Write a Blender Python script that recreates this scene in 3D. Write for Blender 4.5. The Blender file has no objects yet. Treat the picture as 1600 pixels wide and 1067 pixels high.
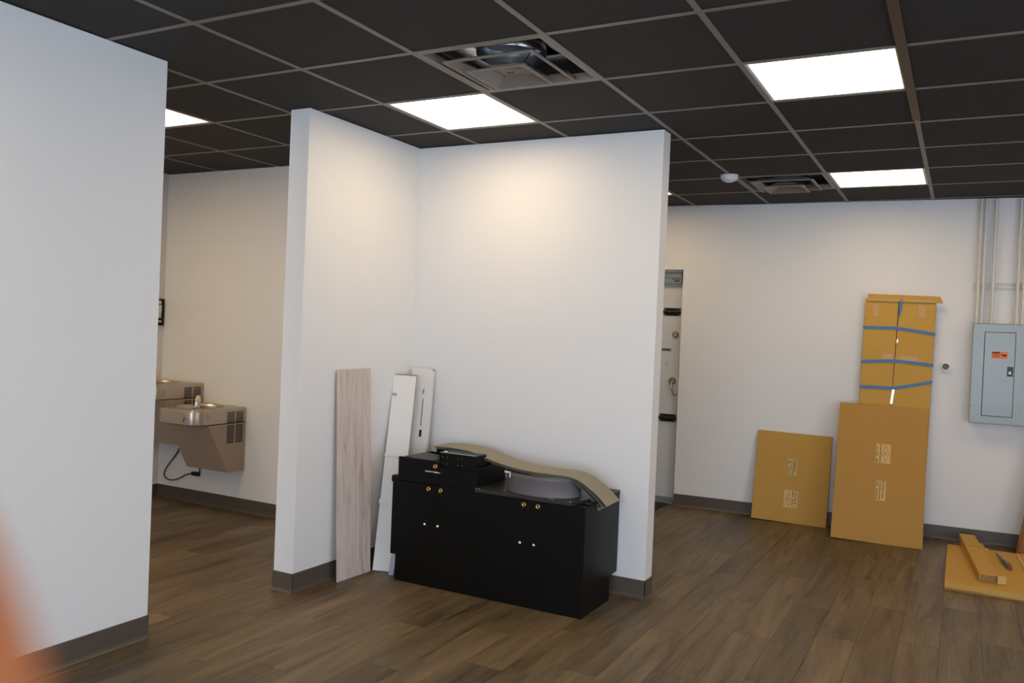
import bpy, bmesh, math, random
from mathutils import Matrix, Vector
random.seed(7)
sc = bpy.context.scene
COL = sc.collection

# ------------------------------------------------------------------ camera
cam = bpy.data.cameras.new('camera')
cam_o = bpy.data.objects.new('camera', cam); COL.objects.link(cam_o)
RT = Vector((0.88037913, 0.47242631, 0.04178472))
DN = Vector((0.04258934, 0.00899684, -0.99905215))
FW = Vector((-0.47235446, 0.88132425, -0.0121997))
EYE = Vector((0, 0, 1.455))
M = Matrix(((RT.x, -DN.x, -FW.x, EYE.x), (RT.y, -DN.y, -FW.y, EYE.y), (RT.z, -DN.z, -FW.z, EYE.z), (0, 0, 0, 1)))
cam_o.matrix_world = M
cam.sensor_width = 36; cam.lens = 29.638; cam.clip_start = 0.01; cam.clip_end = 60
cam.dof.use_dof = True; cam.dof.focus_distance = 5.0; cam.dof.aperture_fstop = 6.3
sc.camera = cam_o

# ------------------------------------------------------------------ world, light, exposure
w = bpy.data.worlds.new('sky'); sc.world = w; w.use_nodes = True
bgn = w.node_tree.nodes['Background']
bgn.inputs[0].default_value = (0.55, 0.72, 1.0, 1); bgn.inputs[1].default_value = 3.0
sc.view_settings.view_transform = 'Standard'; sc.view_settings.look = 'None'
sc.view_settings.gamma = 1; sc.view_settings.use_curve_mapping = False
sc.view_settings.exposure = 0.0
PANEL_STRENGTH = 10.8
PANEL_COLOR = (1.0, 0.75, 0.46, 1)
DAY_POWER = 175.0
def area(name, loc, size, power, color, rot):
    l = bpy.data.lights.new(name, 'AREA'); l.shape = 'RECTANGLE'
    l.size, l.size_y = size; l.energy = power; l.color = color
    o = bpy.data.objects.new(name, l); COL.objects.link(o); o.location = loc; o.rotation_euler = rot
    return o
# daylight falling in through the shop window in the front wall and the one in the right wall
area('window_daylight', (0.6, -3.05, 1.35), (4.6, 2.0), DAY_POWER, (0.74, 0.85, 1.0), (math.radians(90), 0, 0))
area('passage_fill', (-4.5, -3.05, 1.35), (1.8, 2.0), 34.0, (0.74, 0.85, 1.0), (math.radians(90), 0, 0))  # fill lamp added to brighten and cool the fountain wall
area('side_window_daylight', (3.3, 1.2, 1.35), (3.2, 2.0), DAY_POWER*0.5, (0.74, 0.85, 1.0), (math.radians(90), 0, math.radians(90)))

# ------------------------------------------------------------------ helpers
def srgb(r, g, b):
    f = lambda c: (c/255/12.92) if c/255 <= 0.04045 else ((c/255+0.055)/1.055)**2.4
    return (f(r), f(g), f(b), 1)
def mat(name, col, rough=0.5, metal=0.0, noise=0.0, nscale=20, bump=0.0, bscale=200, emit=None, spec=0.5, stretch=None):
    m = bpy.data.materials.new(name); m.use_nodes = True
    nt = m.node_tree; b = nt.nodes['Principled BSDF']
    b.inputs['Base Color'].default_value = col
    b.inputs['Roughness'].default_value = rough; b.inputs['Metallic'].default_value = metal
    b.inputs['Specular IOR Level'].default_value = spec
    tc = nt.nodes.new('ShaderNodeTexCoord'); mp = nt.nodes.new('ShaderNodeMapping')
    nt.links.new(tc.outputs['Object'], mp.inputs[0])
    if stretch: mp.inputs['Scale'].default_value = stretch
    if noise:
        n = nt.nodes.new('ShaderNodeTexNoise'); n.inputs['Scale'].default_value = nscale; n.inputs['Detail'].default_value = 4
        nt.links.new(mp.outputs[0], n.inputs['Vector'])
        r = nt.nodes.new('ShaderNodeMapRange'); r.inputs[3].default_value = 1-noise; r.inputs[4].default_value = 1+noise
        nt.links.new(n.outputs[0], r.inputs[0])
        x = nt.nodes.new('ShaderNodeVectorMath'); x.operation = 'SCALE'; x.inputs[0].default_value = col[:3]
        nt.links.new(r.outputs[0], x.inputs['Scale']); nt.links.new(x.outputs[0], b.inputs['Base Color'])
    if bump:
        n = nt.nodes.new('ShaderNodeTexNoise'); n.inputs['Scale'].default_value = bscale
        nt.links.new(mp.outputs[0], n.inputs['Vector'])
        bp = nt.nodes.new('ShaderNodeBump'); bp.inputs['Strength'].default_value = bump; bp.inputs['Distance'].default_value = 0.002
        nt.links.new(n.outputs[0], bp.inputs['Height']); nt.links.new(bp.outputs[0], b.inputs['Normal'])
    if emit:
        b.inputs['Emission Color'].default_value = emit[0]; b.inputs['Emission Strength'].default_value = emit[1]
    return m
def wood(name, c1, c2, c3, axis, rough, gscale=1.0, rand=0.5, knots=False):
    """long-grained wood: object coordinates, long axis 'axis', tone varied per plank"""
    m = bpy.data.materials.new(name); m.use_nodes = True
    nt = m.node_tree; b = nt.nodes['Principled BSDF']; N = nt.nodes.new; L = nt.links.new
    tc = N('ShaderNodeTexCoord'); oi = N('ShaderNodeObjectInfo')
    sc_ = N('ShaderNodeVectorMath'); sc_.operation = 'MULTIPLY_ADD'
    mul = N('ShaderNodeMath'); mul.operation = 'MULTIPLY'; mul.inputs[1].default_value = 37.0
    L(oi.outputs['Random'], mul.inputs[0])
    s = [9*gscale]*3; s[axis] = 0.9*gscale
    sc_.inputs[1].default_value = s; L(tc.outputs['Object'], sc_.inputs[0]); L(mul.outputs[0], sc_.inputs[2])
    n1 = N('ShaderNodeTexNoise'); n1.inputs['Scale'].default_value = 1.3; n1.inputs['Detail'].default_value = 5; n1.inputs['Roughness'].default_value = 0.6; n1.inputs['Distortion'].default_value = 0.7
    L(sc_.outputs[0], n1.inputs['Vector'])
    n2 = N('ShaderNodeTexNoise'); n2.inputs['Scale'].default_value = 9; n2.inputs['Detail'].default_value = 3
    L(sc_.outputs[0], n2.inputs['Vector'])
    cr = N('ShaderNodeValToRGB'); e = cr.color_ramp.elements
    e[0].position = 0.30; e[0].color = c1; e[1].position = 0.68; e[1].color = c3
    k = cr.color_ramp.elements.new(0.47); k.color = c2
    mx = N('ShaderNodeMix'); mx.data_type = 'FLOAT'; mx.inputs[0].default_value = 0.22
    L(n1.outputs[0], mx.inputs[2]); L(n2.outputs[0], mx.inputs[3]); L(mx.outputs[0], cr.inputs[0])
    mr = N('ShaderNodeMapRange'); mr.inputs[3].default_value = 1-rand*0.5; mr.inputs[4].default_value = 1+rand*0.5
    L(oi.outputs['Random'], mr.inputs[0])
    mk = mr.outputs[0]
    if knots:
        kv = N('ShaderNodeVectorMath'); kv.operation = 'MULTIPLY_ADD'; kv.inputs[1].default_value = (13.0, 0.9, 1); L(tc.outputs['Object'], kv.inputs[0]); L(mul.outputs[0], kv.inputs[2])
        n3 = N('ShaderNodeTexNoise'); n3.inputs['Scale'].default_value = 1.6; n3.inputs['Detail'].default_value = 6; n3.inputs['Roughness'].default_value = 0.62; n3.inputs['Distortion'].default_value = 0.5
        L(kv.outputs[0], n3.inputs['Vector'])
        m3 = N('ShaderNodeMapRange'); m3.inputs[1].default_value = 0.55; m3.inputs[2].default_value = 0.70; m3.inputs[3].default_value = 1.0; m3.inputs[4].default_value = 0.42
        L(n3.outputs[0], m3.inputs[0])
        pm = N('ShaderNodeMath'); pm.operation = 'MULTIPLY'; L(mr.outputs[0], pm.inputs[0]); L(m3.outputs[0], pm.inputs[1]); mk = pm.outputs[0]
    v = N('ShaderNodeVectorMath'); v.operation = 'SCALE'; L(cr.outputs[0], v.inputs[0]); L(mk, v.inputs['Scale'])
    L(v.outputs[0], b.inputs['Base Color'])
    b.inputs['Roughness'].default_value = rough
    bp = N('ShaderNodeBump'); bp.inputs['Strength'].default_value = 0.12; bp.inputs['Distance'].default_value = 0.001
    L(n2.outputs[0], bp.inputs['Height']); L(bp.outputs[0], b.inputs['Normal'])
    return m

class MB:
    def __init__(s): s.bm = bmesh.new()
    def box(s, lo, hi, bev=0.0, mtx=None):
        lo = Vector(lo); hi = Vector(hi)
        r = bmesh.ops.create_cube(s.bm, size=1.0)
        vs = r['verts']
        for v in vs: v.co = Vector([(lo[i]+hi[i])/2 + v.co[i]*(hi[i]-lo[i]) for i in range(3)])
        if bev:
            es = list({e for v in vs for e in v.link_edges})
            rr = bmesh.ops.bevel(s.bm, geom=es, offset=bev, segments=2, affect='EDGES', profile=0.5)
            vs = list({v for f in rr['faces'] for v in f.verts} | {v for v in vs if v.is_valid})
        if mtx is not None: bmesh.ops.transform(s.bm, matrix=mtx, verts=vs)
        return s
    def loft(s, rings, cap=True, closed=True):
        R_ = [[s.bm.verts.new(Vector(p)) for p in r] for r in rings]
        n = len(R_[0])
        for a, b in zip(R_, R_[1:]):
            for i in range(n if closed else n-1):
                j = (i+1) % n
                s.bm.faces.new((a[i], a[j], b[j], b[i]))
        if cap:
            s.bm.faces.new(R_[0][::-1]); s.bm.faces.new(R_[-1])
        return s
    def prism(s, pts, axis, a, b):
        """pts: 2D outline; extruded along axis from a to b"""
        def P(p, t):
            q = [p[0], p[1]]; q.insert(axis, t); return q
        return s.loft([[P(p, a) for p in pts], [P(p, b) for p in pts]])
    def tube(s, path, r, seg=10, cap=True):
        path = [Vector(p) for p in path]; rings = []
        prev = None
        for i, p in enumerate(path):
            t = (path[min(i+1, len(path)-1)] - path[max(i-1, 0)]).normalized()
            u = t.cross(Vector((0, 0, 1))) if prev is None else prev - t*prev.dot(t)
            if u.length < 1e-4: u = t.cross(Vector((1, 0, 0)))
            u.normalize(); prev = u; v = t.cross(u)
            rr = r[i] if isinstance(r, (list, tuple)) else r
            rings.append([p + (u*math.cos(2*math.pi*k/seg) + v*math.sin(2*math.pi*k/seg))*rr for k in range(seg)])
        return s.loft(rings, cap)
    def lathe(s, prof, center, axis='Z', seg=24, cap=False):
        c = Vector(center); rings = []
        for r, h in prof:
            ring = []
            for k in range(seg):
                a = 2*math.pi*k/seg; x, y = r*math.cos(a), r*math.sin(a)
                ring.append(c + (Vector((x, y, h)) if axis == 'Z' else Vector((x, -h, y)) if axis == 'Y' else Vector((h, x, y))))
            rings.append(ring)
        return s.loft(rings, cap)
    def quad(s, a, b, c, d):
        s.bm.faces.new([s.bm.verts.new(Vector(p)) for p in (a, b, c, d)]); return s
    def build(s, name, m, parent=None, smooth=False, kind=None):
        bmesh.ops.recalc_face_normals(s.bm, faces=s.bm.faces)
        me = bpy.data.meshes.new(name); s.bm.to_mesh(me); s.bm.free()
        me.materials.append(m)
        if smooth:
            for p in me.polygons: p.use_smooth = True
        o = bpy.data.objects.new(name, me); COL.objects.link(o)
        if parent: o.parent = parent
        if kind: o['kind'] = kind
        if smooth == 'auto':
            md = o.modifiers.new('split', 'EDGE_SPLIT'); md.split_angle = math.radians(35)
        return o
def empty(name, label=None, cat=None, loc=(0, 0, 0), rz=0, group=None, rot=None):
    o = bpy.data.objects.new(name, None); COL.objects.link(o); o.location = loc
    o.rotation_euler = rot if rot else (0, 0, rz); o.empty_display_size = 0.1
    if label: o['label'] = label; o['category'] = cat
    if group: o['group'] = group
    return o
def tag(o, label, cat, group=None):
    o['label'] = label; o['category'] = cat
    if group: o['group'] = group
    return o
def inst(src, name, parent, loc, rot=None):
    o = bpy.data.objects.new(name, src.data); COL.objects.link(o); o.parent = parent; o.location = loc
    if rot: o.rotation_euler = rot
    return o

# ------------------------------------------------------------------ materials
m_wall = mat('wall_paint', srgb(218, 216, 213), 0.55, noise=0.012, nscale=3, bump=0.08, bscale=350)
m_base = mat('vinyl_base', srgb(80, 70, 60), 0.45)
m_tile = mat('black_ceiling_tile', srgb(35, 31, 27), 0.85, noise=0.12, nscale=120, bump=0.3, bscale=500)
m_tee = mat('taupe_ceiling_grid', srgb(112, 104, 97), 0.42)
m_floor = wood('floor_plank_vinyl', srgb(55, 43, 29), srgb(93, 77, 53), srgb(117, 101, 74), 1, 0.46, 1.0, 0.48, True)
m_plankw = wood('pale_oak_board', srgb(150, 133, 122), srgb(190, 174, 163), srgb(204, 190, 180), 2, 0.55, 2.0, 0.0)
m_sub = mat('subfloor', srgb(30, 26, 22), 0.9)
m_black = mat('black_laminate', srgb(11, 10, 8), 0.42, spec=0.18)
m_blacktop = mat('black_counter', srgb(40, 39, 36), 0.40, noise=0.1, nscale=60)
m_gold = mat('brass', srgb(200, 158, 84), 0.3, 1.0)
m_chrome = mat('chrome', srgb(225, 225, 225), 0.15, 1.0)
m_card = mat('cardboard', srgb(188, 145, 60), 0.75, noise=0.05, nscale=5, bump=0.15, bscale=90)
m_cardbig = mat('cardboard_brown', srgb(168, 124, 54), 0.75, noise=0.05, nscale=5, bump=0.15, bscale=90)
m_carddk = mat('cardboard_dull', srgb(178, 136, 58), 0.75, noise=0.05, nscale=5, bump=0.15, bscale=90)
m_cardedge = mat('cardboard_edge', srgb(140, 104, 56), 0.9, noise=0.2, nscale=200)
m_label = mat('carton_label', srgb(202, 165, 98), 0.6)
m_ink = mat('carton_ink', srgb(90, 68, 34), 0.8)
m_tape = mat('clear_tape', srgb(184, 142, 66), 0.4)
m_gloss = mat('glossy_tape', srgb(205, 195, 175), 0.3, 0.6, bump=0.8, bscale=60)
m_blue = mat('blue_rope', srgb(72, 118, 165), 0.7, noise=0.45, nscale=70)
m_white = mat('white_board', srgb(212, 209, 204), 0.45)
m_whited = mat('white_gap', srgb(95, 88, 80), 0.7)
m_steel = mat('brushed_steel', srgb(185, 174, 160), 0.28, 0.9, noise=0.05, nscale=8, stretch=(1, 1, 20))
m_fbody = mat('taupe_steel_cabinet', srgb(165, 146, 128), 0.45, 0.0)
m_dark = mat('dark_slot', srgb(18, 17, 16), 0.8)
m_pgrey = mat('grey_panel_steel', srgb(118, 119, 114), 0.34, 0.5, noise=0.10, nscale=3)
m_orange = mat('orange_sticker', srgb(226, 112, 30), 0.5)
m_pipe = mat('painted_conduit', srgb(206, 202, 196), 0.4)
m_doorp = mat('white_door', srgb(205, 204, 202), 0.4)
m_bolt = mat('dark_bronze', srgb(48, 42, 36), 0.35, 0.7)
m_nickel = mat('aged_nickel', srgb(178, 168, 140), 0.28, 1.0)
m_greyp = mat('grey_plate', srgb(140, 148, 152), 0.4, 0.4)
m_mat = mat('dark_door_mat', srgb(34, 28, 25), 0.95, bump=0.5, bscale=400)
m_vinyl = mat('olive_cove_strip', srgb(138, 129, 106), 0.55, noise=0.05, nscale=6)
m_vinyled = mat('cove_strip_back', srgb(78, 76, 70), 0.6)
m_coil = mat('grey_cove_coil', srgb(102, 94, 94), 0.5)
m_tube = mat('brown_paper_tube', srgb(150, 100, 58), 0.45, noise=0.08, nscale=10)
m_emit = mat('led_panel', (1, 1, 1, 1), 0.5, emit=(PANEL_COLOR, PANEL_STRENGTH))
m_plenum = mat('plenum_dark', srgb(24, 22, 21), 0.9)
m_duct = mat('duct_foil', srgb(200, 205, 212), 0.25, 1.0, bump=0.6, bscale=40)
m_vent = mat('vent_paint', srgb(120, 111, 102), 0.4)
m_rust = mat('brown_grid_trim', srgb(60, 44, 30), 0.45, noise=0.25, nscale=12)
m_plastic = mat('white_plastic', srgb(225, 225, 222), 0.4)
m_skin = mat('skin', srgb(166, 98, 56), 0.5, noise=0.05, nscale=30); m_skin.node_tree.nodes['Principled BSDF'].inputs['Subsurface Weight'].default_value = 0.25
m_skin.node_tree.nodes['Principled BSDF'].inputs['Subsurface Radius'].default_value = (0.004, 0.0015, 0.0008)
m_nail = mat('nail', srgb(225, 170, 150), 0.3)
m_glass = bpy.data.materials.new('glass'); m_glass.use_nodes = True
gb = m_glass.node_tree.nodes['Principled BSDF']; gb.inputs['Transmission Weight'].default_value = 1; gb.inputs['Roughness'].default_value = 0; gb.inputs['IOR'].default_value = 1.02
m_alu = mat('aluminium', srgb(150, 150, 150), 0.35, 0.8)

# ------------------------------------------------------------------ room
CZ = 2.60                                   # ceiling
XL, XR, YF = -5.70, 3.42, -3.20
def struct(mb, name, m, parent=None): return mb.build(name, m, parent, kind='structure')
ALPHA = math.atan(0.06)
def WB(u, off=0.0, z=0.0):                  # point on the slightly skewed back wall
    ca, sa = math.cos(ALPHA), math.sin(ALPHA)
    return Vector((-1 + u*ca + off*sa, 7.21 + u*sa - off*ca, z))
def U(x): return (x+1)/math.cos(ALPHA)

floor = struct(MB().box((XL-0.1, YF-0.1, -0.12), (XR+0.1, 7.75, -0.004)), 'floor', m_sub)
PW, PL = 0.1825, 1.22
pl_src = MB().box((0.0004, 0.0006, -0.0045), (PW-0.0004, PL-0.0006, 0.0), 0.0007)
pl_me = None; rest = MB(); nb = 0
def seen(x, y, z=0.0):
    d = Vector((x, y, z)) - EYE; zc = d.dot(FW)
    if zc < 0.3: return False
    px = 800+1317.25*d.dot(RT)/zc; py = 533.5+1317.25*d.dot(DN)/zc
    return -20 < px < 1620 and -20 < py < 1087
x = XL; cidx = 0
while x < XR:
    y = YF - ((cidx*0.4177) % 1.0)*PL - random.random()*0.12
    while y < 7.4:
        vis = any(seen(x+PW*a, y+PL*b) for a in (0, 0.5, 1) for b in (0, 0.25, 0.5, 0.75, 1))
        # hidden behind the partitions
        cy = y+PL/2
        if x < -1.9 and y > 4.75: vis = False
        if x < -3.35 and y < 2.2 : vis = False
        if x < -5.0 and cy < 3.3: vis = False
        if x < -1.5-(7.2-y)*0.25 and y > 4.7: vis = False
        if vis and nb < 298:
            if pl_me is None:
                o = pl_src.build('floor_plank', m_floor, floor); pl_me = o.data
            else:
                o = bpy.data.objects.new('floor_plank', pl_me); COL.objects.link(o); o.parent = floor
            o.location = (x, y, 0); nb += 1
        else:
            rest.box((x+0.0004, y+0.0006, -0.0045), (x+PW-0.0004, y+PL-0.0006, 0))
        y += PL
    x += PW; cidx += 1
rest.build('floor_plank', m_floor, floor, kind='stuff')
print('planks', nb)

ceiling = struct(MB().box((XL-0.1, YF-0.1, 3.0), (XR+0.1, 7.75, 3.1)), 'ceiling', m_plenum)
G = 0.61; GX, GY = -3.3072, 2.2955
LIGHTS = [(1, 2), (4, 2), (4, 6), (-2, 1), (1, 6), (1, -3), (4, -3), (7, 2), (7, -3), (-2, -3), (-4, 1), (-2, -1), (7, 6)]  # closing entries are unseen panels, added to brighten fountain wall and back wall
VENTS = [(2, 1), (3, 6)]
t_me = tee_me = None
for i in range(-4, 11):
    for j in range(-9, 9):
        if (i, j) in LIGHTS or (i, j) in VENTS: pass
        else:
            x0, y0 = GX+i*G, GY+j*G
            if t_me is None:
                o = MB().box((0.007, 0.007, 0.0), (G-0.007, G-0.007, 0.015), 0.002).build('ceiling_tile', m_tile, ceiling); t_me = o.data
            else:
                o = bpy.data.objects.new('ceiling_tile', t_me); COL.objects.link(o); o.parent = ceiling
            o.location = (x0, y0, CZ+0.003)
for i in range(-3, 12):
    x0 = GX+i*G
    MB().box((x0-0.012, YF, CZ-0.0005), (x0+0.012, 7.5, CZ+0.0025)).box((x0-0.001, YF, CZ+0.0025), (x0+0.001, 7.5, CZ+0.035)).build('main_tee', m_tee, ceiling)
for i in range(-4, 11):
    for j in range(-8, 9):
        x0, y0 = GX+i*G, GY+j*G
        if tee_me is None:
            o = MB().box((0.0125, -0.012, 0.0), (G-0.0125, 0.012, 0.002)).box((0.0125, -0.001, 0.002), (G-0.0125, 0.001, 0.033)).build('cross_tee', m_tee, ceiling); tee_me = o.data
        else:
            o = bpy.data.objects.new('cross_tee', tee_me); COL.objects.link(o); o.parent = ceiling
        o.location = (x0, y0, CZ)
# the brown strip stuck along one main tee
MB().box((GX+5*G-0.019, 1.6, CZ-0.004), (GX+5*G+0.019, GY+3.9*G, CZ-0.0005)).build('grid_cover_strip', m_rust, ceiling)['label'] = 'brown strip fixed along the ceiling grid bar'

# partitions and outer walls
W1X, W1Y = -3.1985, 2.592
struct(MB().box((W1X-0.125, YF, 0), (W1X, W1Y, CZ-0.001), 0.002), 'wall_left', m_wall)
struct(MB().box((-3.2532, 3.4379, 0), (-3.1194, 4.4709, CZ-0.001), 0.002), 'wall_middle', m_wall)
struct(MB().box((-3.2532, 4.4709, 0), (-1.5013, 4.5879, CZ-0.001), 0.002), 'wall_center', m_wall)
struct(MB().box((XL, 4.67, 0), (-3.2534, 4.79, CZ-0.001)), 'wall_rear_left', m_wall)
struct(MB().box((XL-0.1, YF-0.1, 0), (XL, 7.6, 3.0)), 'wall_far_left', m_wall)
wr = MB()
wr.box((XR, YF-0.1, 0), (XR+0.1, -0.4, 3.0)).box((XR, 2.8, 0), (XR+0.1, 7.6, 3.0)).box((XR, -0.4, 0), (XR+0.1, 2.8, 0.3)).box((XR, -0.4, 2.4), (XR+0.1, 2.8, 3.0))
struct(wr, 'wall_right', m_wall)
wf = MB()
wf.box((XL-0.1, YF-0.1, 0), (-5.4, YF, 3.0)).box((-3.6, YF-0.1, 0), (-1.7, YF, 3.0)).box((-5.4, YF-0.1, 0), (-3.6, YF, 0.3)).box((-5.4, YF-0.1, 2.4), (-3.6, YF, 3.0)).box((2.9, YF-0.1, 0), (XR, YF, 3.0)).box((-1.7, YF-0.1, 0), (2.9, YF, 0.3)).box((-1.7, YF-0.1, 2.4), (2.9, YF, 3.0))
struct(wf, 'wall_front', m_wall)
wn = MB()
for a in (-1.7, -0.2, 1.3, 2.85): wn.box((a, YF-0.08, 0.3), (a+0.05, YF-0.02, 2.4))
wn.box((-1.65, YF-0.08, 0.3), (2.85, YF-0.02, 0.35)).box((-1.65, YF-0.08, 2.35), (2.85, YF-0.02, 2.4))
w1 = struct(wn, 'window_1', m_alu)
MB().box((-1.65, YF-0.055, 0.35), (2.85, YF-0.045, 2.35)).build('pane', m_glass, w1)
wn = MB()
for a in (-0.4, 1.2, 2.75): wn.box((XR+0.02, a, 0.3), (XR+0.08, a+0.05, 2.4))
wn.box((XR+0.02, -0.35, 0.3), (XR+0.08, 2.75, 0.35)).box((XR+0.02, -0.35, 2.35), (XR+0.08, 2.75, 2.4))
w2 = struct(wn, 'window_2', m_alu)
MB().box((XR+0.045, -0.35, 0.35), (XR+0.055, 2.75, 2.35)).build('pane', m_glass, w2)
wn = MB()
for a in (-5.4, -4.525, -3.65): wn.box((a, YF-0.08, 0.3), (a+0.05, YF-0.02, 2.4))
wn.box((-5.35, YF-0.08, 0.3), (-3.65, YF-0.02, 0.35)).box((-5.35, YF-0.08, 2.35), (-3.65, YF-0.02, 2.4))
w3 = struct(wn, 'added_passage_window', m_alu)  # unseen window, added to go with the passage fill lamp
MB().box((-5.35, YF-0.055, 0.35), (-3.65, YF-0.045, 2.35)).build('pane', m_glass, w3)
# back wall with the door opening; local x along the wall, local -y into the room
UDR, UDL = U(-2.17), U(-3.10)
mx = Matrix.Translation((-1, 7.21, 0)) @ Matrix.Rotation(ALPHA, 4, 'Z')
b = MB()
b.box((UDR, 0, 0), (4.43, 0.18, 3.0)).box((-4.77, 0, 0), (UDL, 0.18, 3.0)).box((UDL, 0, 2.05), (UDR, 0.18, 3.0)).box((UDL, 0.17, 0), (UDR, 0.18, 2.05))  # last box: thin backing behind the door, added to block sky light
back = struct(b, 'wall_back', m_wall); back.matrix_world = mx

# baseboards (vinyl cove, thin toe at the bottom)
def base_run(name, p, q, h=0.105, t=0.004, n=None):
    """from p to q on the floor, n = outward normal"""
    p = Vector((*p, 0)); q = Vector((*q, 0)); n = Vector((*n, 0)).normalized()
    prof = [(0, 0.0005), (0.013, 0.0005), (0.013, 0.003), (0.007, 0.009), (t, 0.02), (t, h-0.003), (t-0.002, h), (0, h)]
    return struct(MB().loft([[p+n*a+Vector((0, 0, z)) for a, z in prof], [q+n*a+Vector((0, 0, z)) for a, z in prof]]), name, m_base)
base_run('baseboard_left', (W1X, YF), (W1X, W1Y+0.004), n=(1, 0))
base_run('baseboard_left_end', (W1X-0.125, W1Y), (W1X, W1Y), n=(0, 1))
base_run('baseboard_middle', (-3.1194, 3.434), (-3.1194, 4.4709), n=(1, 0))
base_run('baseboard_middle_end', (-3.2572, 3.4379), (-3.1154, 3.4379), n=(0, -1))
base_run('baseboard_center', (-3.1154, 4.4709), (-1.4973, 4.4709), n=(0, -1))
base_run('baseboard_center_end', (-1.5013, 4.4669), (-1.5013, 4.592), n=(1, 0))
base_run('baseboard_rear_left', (XL, 4.67), (-3.257, 4.67), n=(0, -1))
base_run('baseboard_far_left', (XL, YF), (XL, 4.67), n=(1, 0))
p, q = WB(UDR), WB(4.4)
base_run('baseboard_back', (p.x, p.y), (q.x, q.y), n=(math.sin(ALPHA), -math.cos(ALPHA)))
base_run('baseboard_right', (XR, YF), (XR, 7.4), n=(-1, 0))

# ------------------------------------------------------------------ door in the back wall
d = MB().box((UDL+0.04, 0.10, 0.013), (UDR-0.02, 0.145, 2.03), 0.002)
door = struct(d, 'door_1', m_doorp); door.matrix_world = mx
dm = lambda mb, n, m, lab=None: (lambda o: (o.__setitem__('label', lab) if lab else None, o)[1])(mb.build(n, m, door))
dm(MB().box((UDR-0.02, 0.07, 0), (UDR, 0.16, 2.05)).box((UDL, 0.07, 0), (UDL+0.04, 0.16, 2.05)).box((UDL+0.04, 0.07, 2.03), (UDR-0.02, 0.16, 2.05)), 'door_frame', m_doorp)
dm(MB().box((UDL+0.04, 0.03, 0), (UDR-0.02, 0.15, 0.012), 0.003), 'threshold', m_greyp)
dm(MB().box((UDL+0.05, 0.094, 0.0135), (UDR-0.025, 0.10, 0.05)), 'door_sweep', m_greyp, 'grey rubber door sweep')
DX = UDR-0.025
cl = dm(MB().box((DX-0.32, 0.05, 1.93), (DX, 0.10, 2.03), 0.004), 'closer_cover', m_greyp, 'grey metal box at the top of the door')
MB().box((DX-0.32, 0.0485, 1.982), (DX, 0.05, 1.985)).build('seam', m_dark, cl)
for k, (a, c, h) in enumerate([(0.02, 0.07, 0.010), (0.075, 0.085, 0.007), (0.015, 0.055, 0.016)]):
    pass
pr_ = MB()
for k in range(7): pr_.box((DX-0.085+k*0.011, 0.0485, 1.968), (DX-0.085+k*0.011+0.008, 0.05, 1.977))
for k in range(6): pr_.box((DX-0.065+k*0.009, 0.0485, 1.948), (DX-0.065+k*0.009+0.0075, 0.05, 1.960))
pr_.build('print', m_dark, cl)
def barrel_bolt(z):
    o = dm(MB().box((DX-0.155, 0.094, z-0.034), (DX-0.008, 0.10, z+0.034), 0.002), 'barrel_bolt', m_bolt, 'dark bronze sliding bolt on the door')
    MB().tube([(DX-0.165, 0.085, z), (DX+0.0, 0.085, z)], 0.011, 12).box((DX-0.14, 0.078, z-0.018), (DX-0.115, 0.095, z+0.018), 0.003).box((DX-0.06, 0.078, z-0.018), (DX-0.03, 0.095, z+0.018), 0.003).tube([(DX-0.09, 0.085, z), (DX-0.09, 0.06, z-0.012)], 0.006, 8).build('bolt_rod', m_bolt, o, 'auto')
    mb = MB()
    for a in (-0.145, -0.018):
        for c in (-0.024, 0.024): mb.lathe([(0.0, 0.004), (0.005, 0.0035), (0.006, 0)], (DX+a, 0.094, z+c), 'Y', 8)
    mb.build('screw', m_nickel, o)
barrel_bolt(1.685); barrel_bolt(0.748)
dm(MB().lathe([(0.0, 0.022), (0.018, 0.020), (0.024, 0.012), (0.031, 0.004), (0.031, 0)], (DX-0.045, 0.10, 1.485), 'Y', 24).box((DX-0.050, 0.066, 1.468), (DX-0.040, 0.085, 1.502), 0.002), 'deadbolt', m_nickel, 'round nickel deadbolt with thumb turn').data
st = dm(MB().box((DX-0.165, 0.0985, 1.335), (DX-0.075, 0.10, 1.362)), 'sticker', m_greyp, 'small grey sticker with dark lettering')
pr_ = MB()
for k in range(6): pr_.box((DX-0.158+k*0.0118, 0.098, 1.341), (DX-0.158+k*0.0118+0.009, 0.0985, 1.357))
pr_.build('print', m_dark, st)
dm(MB().box((DX-0.115, 0.0990, 1.205), (DX-0.111, 0.10, 1.24)).box((DX-0.13, 0.0990, 1.210), (DX-0.096, 0.10, 1.213)).box((DX-0.13, 0.0990, 1.24), (DX-0.096, 0.10, 1.2425)), 'pencil_mark', m_greyp)
hd = dm(MB().lathe([(0.0, 0.014), (0.026, 0.012), (0.033, 0.004), (0.033, 0)], (DX-0.055, 0.10, 1.075), 'Y', 24), 'lever_rose', m_nickel, 'round nickel rose of the door handle')
MB().tube([(DX-0.055, 0.09, 1.075), (DX-0.055, 0.05, 1.075), (DX-0.05, 0.045, 1.05), (DX-0.045, 0.045, 1.0), (DX-0.032, 0.045, 0.965), (DX-0.01, 0.045, 0.955), (DX+0.005, 0.045, 0.965)], [0.011, 0.011, 0.010, 0.008, 0.007, 0.006, 0.005], 10).build('lever', m_nickel, hd, 'auto')
mt = MB().box((-3.0, 6.72, 0.0005), (-2.22, 7.16, 0.010), 0.003).build('door_mat', m_mat)
tag(mt, 'dark brown door mat lying in front of the white door', 'mat')

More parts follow.
